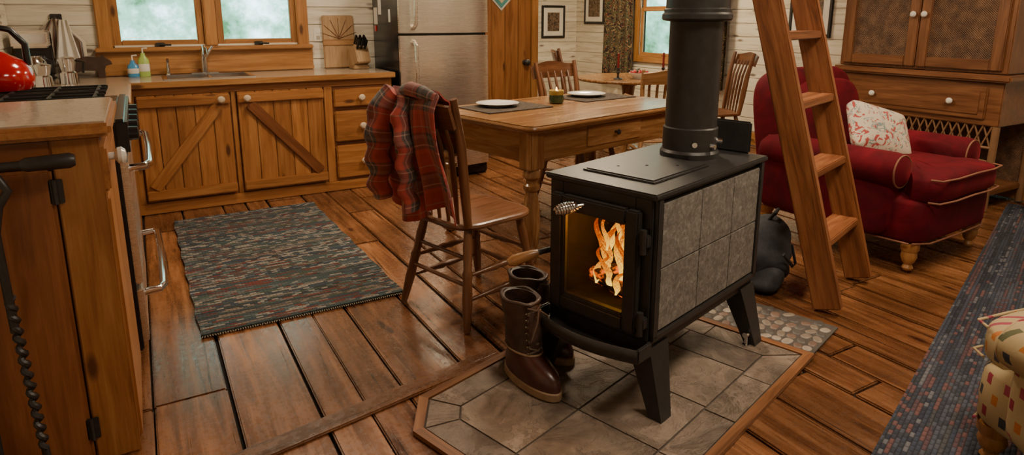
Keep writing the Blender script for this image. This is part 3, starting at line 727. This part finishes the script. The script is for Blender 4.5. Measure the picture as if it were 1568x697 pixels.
for (x,y,z,h,w) in FL:
    ph=random.uniform(0,6); vs=[];fs=[];pc=[]; n=20; sg=12
    for i in range(n+1):
        t=i/n; r=w*(math.sin(math.pi*(t*.82+.10))**.9)*(1-t)**.6*(1+.25*math.sin(t*14+ph))+.0004; ccx=x+.014*math.sin(ph+t*5); ccy=y+.022*math.sin(ph+t*7.5)*(.3+t)+.03*t*math.sin(ph)
        for j in range(sg):
            a=2*math.pi*j/sg; vs.append((ccx+r*.4*math.cos(a),ccy+r*math.sin(a)*(1+.2*math.sin(9*t+ph)),z+h*t)); pc.append((t,y*3+.3*(r/w)*math.sin(a),z+t))
    for i in range(n):
        for j in range(sg):
            k=(j+1)%sg; fs.append([i*sg+j,i*sg+k,(i+1)*sg+k,(i+1)*sg+j])
    o=len(b.v); b.add(vs,fs,M_FLAME,None,pc)
    for q,pcv in zip(range(o,len(b.v)),pc): b.p[q]=Vector(pcv)
b.done((1.36,1.465,0),16)
random.seed(11)

# ---------------------------------------------------------------- boots
def boot():
    b=B('leather_boot')
    b.loft([(0,0,0,.150,.054),(0,0,.006,.156,.060),(0,0,.030,.156,.060),(0,0,.034,.150,.056)],M_SOLE,32)
    b.loft([(0,0,.032,.150,.056),(0,0,.055,.150,.058),(-.005,0,.080,.142,.056),(-.022,0,.102,.118,.053),(-.045,0,.118,.098,.052),(-.055,0,.128,.092,.052)],M_RUBBER,32)
    b.loft([(-.055,0,.126,.088,.050),(-.062,0,.16,.082,.052),(-.068,0,.20,.078,.054),(-.066,.004,.24,.084,.058),(-.076,0,.28,.080,.062),(-.074,0,.315,.086,.064),(-.074,0,.322,.082,.060),(-.074,0,.318,.070,.052),(-.074,0,.22,.058,.040)],M_LEATH,32,(True,True))
    b.tube([(-.074+.084*math.cos(a*math.pi/12),.062*math.sin(a*math.pi/12),.318+.004*math.sin(a)) for a in range(24)],.007,M_LEATH,8,closed=True)
    b.tube([(-.056+.092*math.cos(a*math.pi/12),.053*math.sin(a*math.pi/12),.128) for a in range(24)],.004,M_SOLE,8,closed=True)
    b.puff((.005,0,.22),(.05,.060,.20),M_LEATH,.7,rot=(0,-4,0),nu=16,nv=10)
    for i in range(7):
        z=.135+.025*i; xf=.040-.004*min(i,3)
        b.tube([(xf-.020,-.030,z),(xf-.004,0,z+.012),(xf-.020,.030,z+.022)],.0034,M_LACE,6)
        b.tube([(xf-.020,.030,z),(xf-.004,0,z+.012),(xf-.020,-.030,z+.022)],.0034,M_LACE,6)
        for s_ in (-1,1): b.puff((xf-.024,s_*.033,z),(.008,.007,.007),M_EYE,1,nu=8,nv=6)
    b.tube([(.035,0,.305),(.05,.03,.28),(.045,.045,.22)],.003,M_LACE,6); b.tube([(.035,0,.305),(.055,-.02,.27),(.05,-.045,.20)],.003,M_LACE,6)
    return b
o1=boot().done((1.135,1.825,.0145),-84)
o2=inst(o1,(1.285,1.995,.0145),-70)
b=B('duffel_bag')
def bf(v):
    k=1+.10*math.sin(v.x*26+v.z*14)*math.cos(v.y*21+v.z*9)+.05*math.sin(v.z*48+v.x*30); t=max(0,(v.z+.05)/.25)
    return Vector((v.x*k*(1-.35*t)+.05*t,v.y*k*(1-.3*t),v.z*(1+.05*math.sin(v.x*22))))
b.puff((0,0,.165),(.36,.26,.33),M_BAG,.75,fn=bf,nu=56,nv=40); b.puff((-.12,-.06,.07),(.20,.16,.14),M_BAG,.8,fn=bf,nu=36,nv=24)
b.tube([(-.10,-.13,.20),(-.02,-.155,.12),(.08,-.14,.10),(.13,-.10,.18)],.010,M_BAG,8,flat=.4); b.tube([(.02,0,.31),(.03,-.03,.36),(.08,-.03,.37),(.10,0,.31)],.009,M_BAG,8); b.done((2.69,2.08,0),20)

# ---------------------------------------------------------------- dining table
b=B('dining_table')
TL,TW,TO=1.52,.93,.03
def rr(x0,x1,y0,y1,r,n=6):
    p=[]
    for cx,cy,a0 in ((x1-r,y1-r,0),(x0+r,y1-r,90),(x0+r,y0+r,180),(x1-r,y0+r,270)):
        for i in range(n+1): a=R(a0+90*i/n); p.append((cx+r*math.cos(a),cy+r*math.sin(a)))
    return p
b.prism(rr(0,TL,0,TW,.07),.722+TO,.75+TO,W_TABLE)
b.tube([(x,y,.733+TO) for x,y in rr(.004,TL-.004,.004,TW-.004,.07)],.0125,W_TABLE,8,closed=True)
b.tube([(x,y,.715+TO) for x,y in rr(.02,TL-.02,.02,TW-.02,.06)],.010,W_TABLE,8,closed=True)
for y in (.06,TW-.085): b.bb(.10,TL-.10,y,y+.025,.565,.722+TO,W_TABLE,.003)
for x in (.06,TL-.085): b.bb(x,x+.025,.10,TW-.10,.565,.722+TO,W_TABLE,.003)
b.bb(.50,1.0,.052,.062,.60,.72,W_TABLE,.004); b.lathe([(0,0),(.008,0),(.008,.015),(.017,.025),(.012,.035),(0,.037)],(.75,.052,.665),M_BLACK,14,rot=(90,0,0))
legp=[(.0,0),(.030,0),(.040,.03),(.030,.05),(.026,.06),(.042,.10),(.050,.20),(.044,.33),(.032,.40),(.047,.42),(.047,.44),(.030,.455),(.030,.465),(.048,.485),(.048,.505),(.038,.53)]
for x in (.09,TL-.09):
    for y in (.09,TW-.09):
        b.lathe(legp,(x,y,.001),W_TABLE,24); b.bb(x-.05,x+.05,y-.05,y+.05,.53,.722+TO,W_TABLE,.006,grain=2)
tab=b.done((1.725,2.80,0),12)
def tw(u,w): c,s=math.cos(R(12)),math.sin(R(12)); return (1.725+u*c-w*s,2.80+u*s+w*c)
def plate(u,w):
    b=B('dinner_plate'); b.lathe([(0,.004),(.06,.004),(.075,0),(.08,.003),(.10,.012),(.135,.020),(.137,.023),(.133,.024),(.10,.016),(.085,.010),(0,.009)],(0,0,0),M_CERAM,40); x,y=tw(u,w); b.done((x,y,.7565+TO),0)
for u,w in ((.38,.71),(1.20,.69)):
    plate(u,w); b=B('placemat'); b.box((.50,.36,.005),(0,0,.0028),M_MAT,.002)
    x,y=tw(u+.02,w-.05); b.done((x,y,.7505+TO),8)
x,y=tw(.78,.58)
b=B('candle_jar'); b.lathe([(0,0),(.04,0),(.048,.008),(.05,.03),(.047,.055),(.043,.058),(.043,.03),(0,.028)],(0,0,0),plain('jar_glass_green',(.03,.05,.015),.15,coat=.5),28)
b.lathe([(.046,.056),(.05,.062),(.05,.085),(.047,.088),(.045,.085),(.045,.06)],(0,0,0),plain('jar_rim',(.35,.25,.06),.2),28)
b.lathe([(0,.03),(.030,.03),(.030,.080),(0,.082)],(0,0,0),emis('candle_wax',(1,.45,.06),2.0),20); b.lathe([(0,.080),(.006,.087),(.004,.10),(0,.11)],(0,0,0),emis('candle_flame',(1,.55,.12),10),12)
b.done((x,y,.7515+TO))

# ---------------------------------------------------------------- chairs (face +x)
def chair(name,wd,style):
    b=B(name)
    pts=rr(-.21,.22,-.215,.215,.11,6)
    pts=[(x,y*(1.0 if x>0 else .92)) for x,y in pts]
    b.prism(pts,.425,.45,wd); b.tube([(x*.985,y*.985,.4375) for x,y in pts],.014,wd,8,closed=True)
    lp=[(0,.015),(.1,.018),(.3,.023),(.5,.020),(.55,.024),(.6,.018),(.8,.022),(1,.017)]
    F=[(.155,.155,.23,.215),(.155,-.155,.23,-.215),(-.15,.15,-.235,.23),(-.15,-.15,-.235,-.23)]
    for tx,ty,bx,by in F: b.rod((bx,by,.001),(tx,ty,.428),lp,wd,14)
    def at(i,z): tx,ty,bx,by=F[i]; t=z/.43; return (bx+(tx-bx)*t,by+(ty-by)*t,z)
    sp=[(0,.008),(.3,.011),(.45,.017),(.5,.012),(.55,.017),(.7,.011),(1,.008)]
    for z in (.16,.27): b.rod(at(0,z),at(1,z),sp,wd,10); 
    for z in (.13,.23): b.rod(at(0,z),at(2,z),sp,wd,10); b.rod(at(1,z),at(3,z),sp,wd,10)
    b.rod(at(2,.19),at(3,.19),.010,wd,10); b.rod(at(2,.30),at(3,.30),.009,wd,10)
    H=.97 if style!=1 else .90
    for s in (-1,1):
        b.tube([(-.17,s*.175,.44),(-.195,s*.185,.60),(-.220,s*.195,.80),(-.265,s*.205,H+.02)],[.020,.023,.022,.016],wd,12,flat=.8)
    for k in range(-2,3):
        b.tube([(-.185,k*.062,.44),(-.205,k*.066,.62),(-.23,k*.07,.78),(-.275,k*.072,H-.05)],[.008,.013,.012,.007],wd,8)
    cz=H-.045
    def cr(u,v):
        y=(u-.5)*.43; c=-.26-.035*(1-(2*u-1)**2)
        top=.055+.012*math.cos((u-.5)*math.pi*2)
        return (c-.03*v,y,cz-.05+ (.05+top)*v)
    b.grid(cr,20,4,wd,.018,lambda u,v:(u*.43,v*.1,0))
    if style==1:
        for s in (-1,1):
            b.tube([(-.22,s*.19,.66),(-.05,s*.235,.67),(.10,s*.24,.665),(.13,s*.235,.66)],[.014,.018,.022,.016],wd,10,flat=.6); b.rod((.09,s*.20,.44),(.09,s*.238,.66),sp,wd,10)
    return b
c0=chair('dining_chair',W_CHAIR,0).done((1.275,2.60,0),15); c0.scale=(1,1,1.025)
inst(c0,(4.02,5.50,0),-35)
x,y=tw(1.22,.76); inst(c0,(x,y,0),-78)
inst(c0,(4.74,4.36,0),155)
cl=chair('dining_chair',W_CHAIRL,1).done((3.86,4.22,0),68)
b=B('plaid_flannel_shirt')
def sh(u,v):
    y=(u-.5); s=v*2-1
    if s<0:
        d=-s; z=1.005-.52*d**1.05; x=-.325+ .085*d -.05*math.sin(math.pi*d)*.4
        x-= .024+ .024*d*math.sin(u*19+1)+.016*d*math.sin(u*33+d*3); yy=y*(.32+.17*d)+.015*d+.02*math.sin(d*7)*d
        z+= .05*d*math.sin(u*7)
    else:
        d=s; z=1.005-.26*d; x=-.285+.09*d+.03+.012*d*math.sin(u*17); yy=y*.30+.02
    if abs(s)<.12: z+=.012*math.cos(s/.12*math.pi/2); x=-.349+ (s+.12)/.24*.09
    return (x,yy-.02,z)
b.grid(sh,60,60,M_PLAID,.006,lambda u,v:(u*.5,v*.9,0))
def slv(p,r):
    n0=len(b.v); b.tube(p,r,M_PLAID,20,flat=.6)
    for i in range(n0,len(b.v)):
        v=b.v[i]; b.v[i]=v+Vector((.010*math.sin(v.z*60+v.y*30),.008*math.sin(v.z*45),0))
def pth(P,n=16):
    out=[]
    for i in range(n+1):
        t=i/n*(len(P)-1); k=min(int(t),len(P)-2); f=t-k; out.append(tuple(P[k][j]*(1-f)+P[k+1][j]*f for j in range(len(P[0]))))
    return out
q=pth([(-.34,.10,1.01,.040),(-.375,.14,.94,.056),(-.385,.16,.82,.058),(-.375,.18,.70,.054),(-.37,.19,.60,.048),(-.355,.195,.54,.046)],24)
slv([p[:3] for p in q],[p[3] for p in q])
q=pth([(-.35,.0,.99,.032),(-.380,.0,.92,.042),(-.375,-.02,.78,.042),(-.365,-.01,.64,.040),(-.35,-.02,.52,.038)],24)
slv([p[:3] for p in q],[p[3] for p in q])
b.tube([(-.32,-.16,.995),(-.34,-.10,1.015),(-.335,-.02,1.022),(-.32,.06,1.01)],[.018,.028,.030,.018],M_PLAID,14)
o=b.done((1.275,2.60,0),15); o.scale=(1,1,1.025)
b=B('round_table'); b.lathe([(0,.72),(.50,.72),(.52,.73),(.52,.742),(.51,.75),(0,.75)],(0,0,0),W_TABLE,48); b.lathe([(0,0),(.24,0),(.22,.03),(.07,.07),(.05,.12),(.07,.30),(.045,.45),(.07,.66),(.18,.72)],(0,0,.001),W_TABLE,28); b.done((4.28,5.08,0))
for xx,yy in ((4.02,4.93),(4.45,4.77)):
    b=B('candlestick'); b.lathe([(0,0),(.045,0),(.04,.01),(.012,.02),(.010,.05),(.02,.065),(.01,.08),(.018,.10),(.016,.11),(.008,.112)],(0,0,0),M_BLACK,20)
    b.lathe([(.011,.11),(.010,.25),(0,.255)],(0,0,0),plain('candle_red',(.2,.01,.01),.4),14); b.done((xx,yy,.7505))
b=B('berry_centerpiece'); m_b=plain('berries',(.40,.02,.02),.25,coat=.4); m_l=plain('leaf',(.03,.06,.02),.6)
b.lathe([(0,0),(.05,0),(.08,.03),(.10,.06),(.095,.06),(.0,.04)],(0,0,0),M_CERAM,24)
for i in range(60):
    a=random.uniform(0,6.28); r=random.uniform(0,.085); b.puff((r*math.cos(a),r*math.sin(a),.055+random.uniform(0,.04)*(1-r/.12)),(.026,.026,.026),m_b if i%4 else m_l,1,nu=8,nv=6)
b.done((4.24,4.88,.7505))

# ---------------------------------------------------------------- ladder
b=B('loft_ladder')
lean=.284; Ht=2.72; ang=math.degrees(math.atan(lean)); Lr=Ht/math.cos(R(ang))
for x in (.0,.50):
    b.box((.045,.125,Lr),(x,lean*Ht/2,Ht/2+.02),W_LAD,.006,rot=(ang*-1,0,0),grain=2)
z=.32
while z<2.6:
    b.box((.46,.125,.038),(.25,lean*z,z),W_LAD,.005); z+=.31
b.done((2.64,1.665,.0),18)
# ---------------------------------------------------------------- armchair (front -y)
def armchair(name,fab,pipe,rz,loc,dep=1.0):
    b=B(name)
    b.puff((0,.56,.27),(.84,1.02,.26),fab,.22,nu=40)
    b.puff((0,.40,.44),(.64,.80,.17),fab,.35,nu=40,fn=lambda v:Vector((v.x*(1.22 if v.y<-.22 else 1.0),v.y,v.z+.02*(1-(v.x/.3)**2))))
    for s in (-1,1):
        b.puff((s*.38,.62,.38),(.17,.84,.44),fab,.3)
        b.lathe([(0,0),(.07,.004),(.092,.02),(.097,.06),(.097,.70),(.09,.80),(.05,.85),(0,.855)],(s*.40,.17,.53),fab,32,rot=(-90,0,0))
        b.tube([(s*.40+.086*math.cos(a*math.pi/14),.185,.53+.086*math.sin(a*math.pi/14)) for a in range(28)],.005,pipe,8,closed=True)
    b.puff((0,1.0,.61),(.86,.26,.80),fab,.45,rot=(-10,0,0),nu=44,nv=26)
    b.puff((0,.87,.67),(.60,.20,.54),fab,.5,rot=(-12,0,0),nu=40,nv=20)
    for z in (.385,.505): b.tube([(-.36,.06,z),(-.34,.012,z),(-.20,-.003,z),(0,-.006,z+.006),(.20,-.003,z),(.34,.012,z),(.36,.06,z)],.005,pipe,8)
    b.tube([(-.40,.09,.16),(-.30,.05,.155),(0,.045,.155),(.30,.05,.155),(.40,.09,.16)],.005,pipe,8)
    b.tube([(-.415,.10,.16),(-.424,.5,.155),(-.415,1.0,.16)],.005,pipe,8)
    ft=[(0,0),(.022,0),(.028,.012),(.018,.03),(.030,.045),(.040,.075),(.036,.10),(.045,.115),(.045,.15),(0,.15)]
    for x in (-.35,.35):
        for y in (.12,1.0): b.lathe(ft,(x,y,.001),W_TRIM,20)
    return b.done(loc,rz)
armchair('velvet_armchair',M_VELV,M_PIPE,3,(3.81,1.66,.016))
b=B('throw_pillow')
def pf(v):
    return Vector((v.x,v.y*(1-.75*max(abs(v.x)/.21,abs(v.z)/.17)**3),v.z))
b.puff((0,0,0),(.42,.15,.34),M_FLOR,.35,fn=pf,nu=40,nv=24)
o=b.done((3.76,2.18,.675),0); o.rotation_euler=(R(-36),R(16),R(-20))
o=armchair('upholstered_armchair',M_DASH,M_DASH,165,(2.50,.80,.016)); o.scale=(1,1,.80)
# ---------------------------------------------------------------- armoire
b=B('armoire')
xa,xb=5.03,XR-.022; ya,yb=2.10,3.31
b.bb(xa,xb,ya,yb,.96,2.25,W_ARM,.006,grain=2)
b.bb(xa-.035,xb,ya-.04,yb+.04,.905,.955,W_ARM,.014); b.bb(xa-.05,xb,ya-.06,yb+.06,2.25,2.33,W_ARM,.02)
ym=(ya+yb)/2
for a,c in ((ya+.035,ym-.004),(ym+.004,yb-.035)):
    frY(b,a,c,.98,2.22,.075,xa-.022,xa,W_ARM); b.bb(xa-.010,xa-.002,a+.07,c-.07,1.05,2.15,M_WICK,0)
    knob(b,xa-.022,(c-.035) if a<ym-.1 else (a+.035),1.36,(0,-90,0),M_CERAM,1.1)
b.bb(xa+.01,xb,ya+.01,yb-.01,.60,.905,W_ARM,.006)
b.bb(xa-.008,xa+.01,ya+.10,yb-.10,.64,.87,W_ARM,.012); b.bb(xa-.014,xa-.006,ya+.14,yb-.14,.675,.835,W_ARM,.008)
for yy in (ya+.32,yb-.32): knob(b,xa-.014,yy,.755,(0,-90,0),M_CERAM,1.1)
m_rat=plain('rattan',(.20,.10,.045),.55)
for (yy) in (ya+.03,yb-.03): 
    b.rod((xa+.03,yy,.002),(xa+.03,yy,.60),.024,m_rat); b.rod((xb-.03,yy,.002),(xb-.03,yy,.60),.024,m_rat)
for i in range(20):
    y0=ya+.05+i*.056
    b.rod((xa+.02,y0,.60),(xa+.02,y0+.056,.45),.006,m_rat,8); b.rod((xa+.026,y0+.056,.60),(xa+.026,y0,.45),.006,m_rat,8)
arc=[(xa+.02,ya+.05+(yb-ya-.1)*i/24,.45-.10*abs(math.cos(math.pi*i/12))) for i in range(25)]
b.tube(arc,.012,m_rat,10); b.rod((xa+.02,ya+.03,.45),(xa+.02,yb-.03,.45),.010,m_rat)
b.bb(xa+.02,xb,ya+.03,yb-.03,.10,.14,W_ARM,.006)
b.bb(xb-.02,xb,ya+.03,yb-.03,.14,.6,M_WICK,0)
b.done()
def pic(name,c,w,h,axis):
    b=B(name); pm=plain('print',(.12,.08,.05),.6,0,.8,40,0)
    if axis=='x':
        x,y,z=c; frame(b,x-w/2,x+w/2,z-h/2,z+h/2,.035,y-.02,y,M_BLACK); b.bb(x-w/2+.03,x+w/2-.03,y-.012,y-.006,z-h/2+.03,z+h/2-.03,M_CERAM,0); b.bb(x-w/2+.10,x+w/2-.10,y-.014,y-.011,z-h/2+.10,z+h/2-.10,pm,0)
    else:
        x,y,z=c; frY(b,y-w/2,y+w/2,z-h/2,z+h/2,.035,x-.02,x,M_BLACK); b.bb(x-.012,x-.006,y-w/2+.03,y+w/2-.03,z-h/2+.03,z+h/2-.03,M_CERAM,0); b.bb(x-.014,x-.011,y-w/2+.10,y+w/2-.10,z-h/2+.10,z+h/2-.10,pm,0)
    b.done()
pic('framed_picture',(5.22,YF-.002,1.28),.40,.46,'x')
pic('framed_picture',(XR-.002,7.46,1.50),.46,.50,'y')
pic('framed_picture',(XR-.002,4.05,1.45),.46,.60,'y')
b=B('wooden_bench'); b.bb(5.15,5.5,1.55,1.95,.30,.33,W_ARM,.008)
for x in (5.18,5.45):
    for y in (1.58,1.9): b.bb(x,x+.03,y,y+.03,.017,.30,W_ARM,.004)
b.done()

# ---------------------------------------------------------------- lights / world / camera
def area(name,loc,size,power,col,rot=(0,0,0)):
    l=bpy.data.lights.new(name,'AREA'); l.shape='RECTANGLE'; l.size=size[0]; l.size_y=size[1]; l.energy=power; l.color=col
    o=bpy.data.objects.new(name,l); bpy.context.collection.objects.link(o); o.location=loc; o.rotation_euler=tuple(R(a) for a in rot); return o
warm=(1,.80,.56)
area('ceiling_light_kitchen',(.9,4.0,2.68),(.5,.4),40,warm)
area('ceiling_light_dining',(2.5,3.3,2.68),(.35,.35),54,warm)
area('ceiling_light_alcove',(4.3,5.6,2.68),(.5,.5),82,(1,.78,.50))
area('ceiling_light_living',(3.7,1.2,2.68),(.5,.5),54,warm)
area('fill_light_camera_side',(1.7,.5,2.68),(.8,.6),52,(1,.85,.66))  # added fill from the camera side, not a ceiling fixture
l=bpy.data.lights.new('fire_glow','POINT'); l.energy=3.5; l.color=(1,.34,.05); l.shadow_soft_size=.08
o=bpy.data.objects.new('fire_glow',l); bpy.context.collection.objects.link(o); o.location=(1.365,1.68,.62)
w=bpy.data.worlds.new('outdoors'); bpy.context.scene.world=w; w.use_nodes=True; nt=w.node_tree; nt.nodes.clear()
tc=nt.nodes.new('ShaderNodeTexCoord'); no=nt.nodes.new('ShaderNodeTexNoise'); no.inputs['Scale'].default_value=15; no.inputs['Detail'].default_value=7; no.inputs['Roughness'].default_value=.65
cr=nt.nodes.new('ShaderNodeValToRGB'); e=cr.color_ramp.elements; e[0].position=.38; e[0].color=(.03,.10,.045,1); e[1].position=.68; e[1].color=(.62,.90,.95,1)
m=cr.color_ramp.elements.new(.52); m.color=(.15,.34,.26,1)
bg=nt.nodes.new('ShaderNodeBackground'); bg.inputs[1].default_value=6.5; ow=nt.nodes.new('ShaderNodeOutputWorld')
nt.links.new(tc.outputs['Generated'],no.inputs['Vector']); nt.links.new(no.outputs[0],cr.inputs[0]); nt.links.new(cr.outputs[0],bg.inputs[0]); nt.links.new(bg.outputs[0],ow.inputs[0])
cam=bpy.data.cameras.new('camera'); co=bpy.data.objects.new('camera',cam); bpy.context.collection.objects.link(co)
cam.sensor_width=36; cam.lens=36*987/1568; cam.shift_y=-.0666; cam.clip_start=.02
co.location=(0,0,1.33); co.rotation_euler=(R(90-12.34),0,R(-29.9)); bpy.context.scene.camera=co
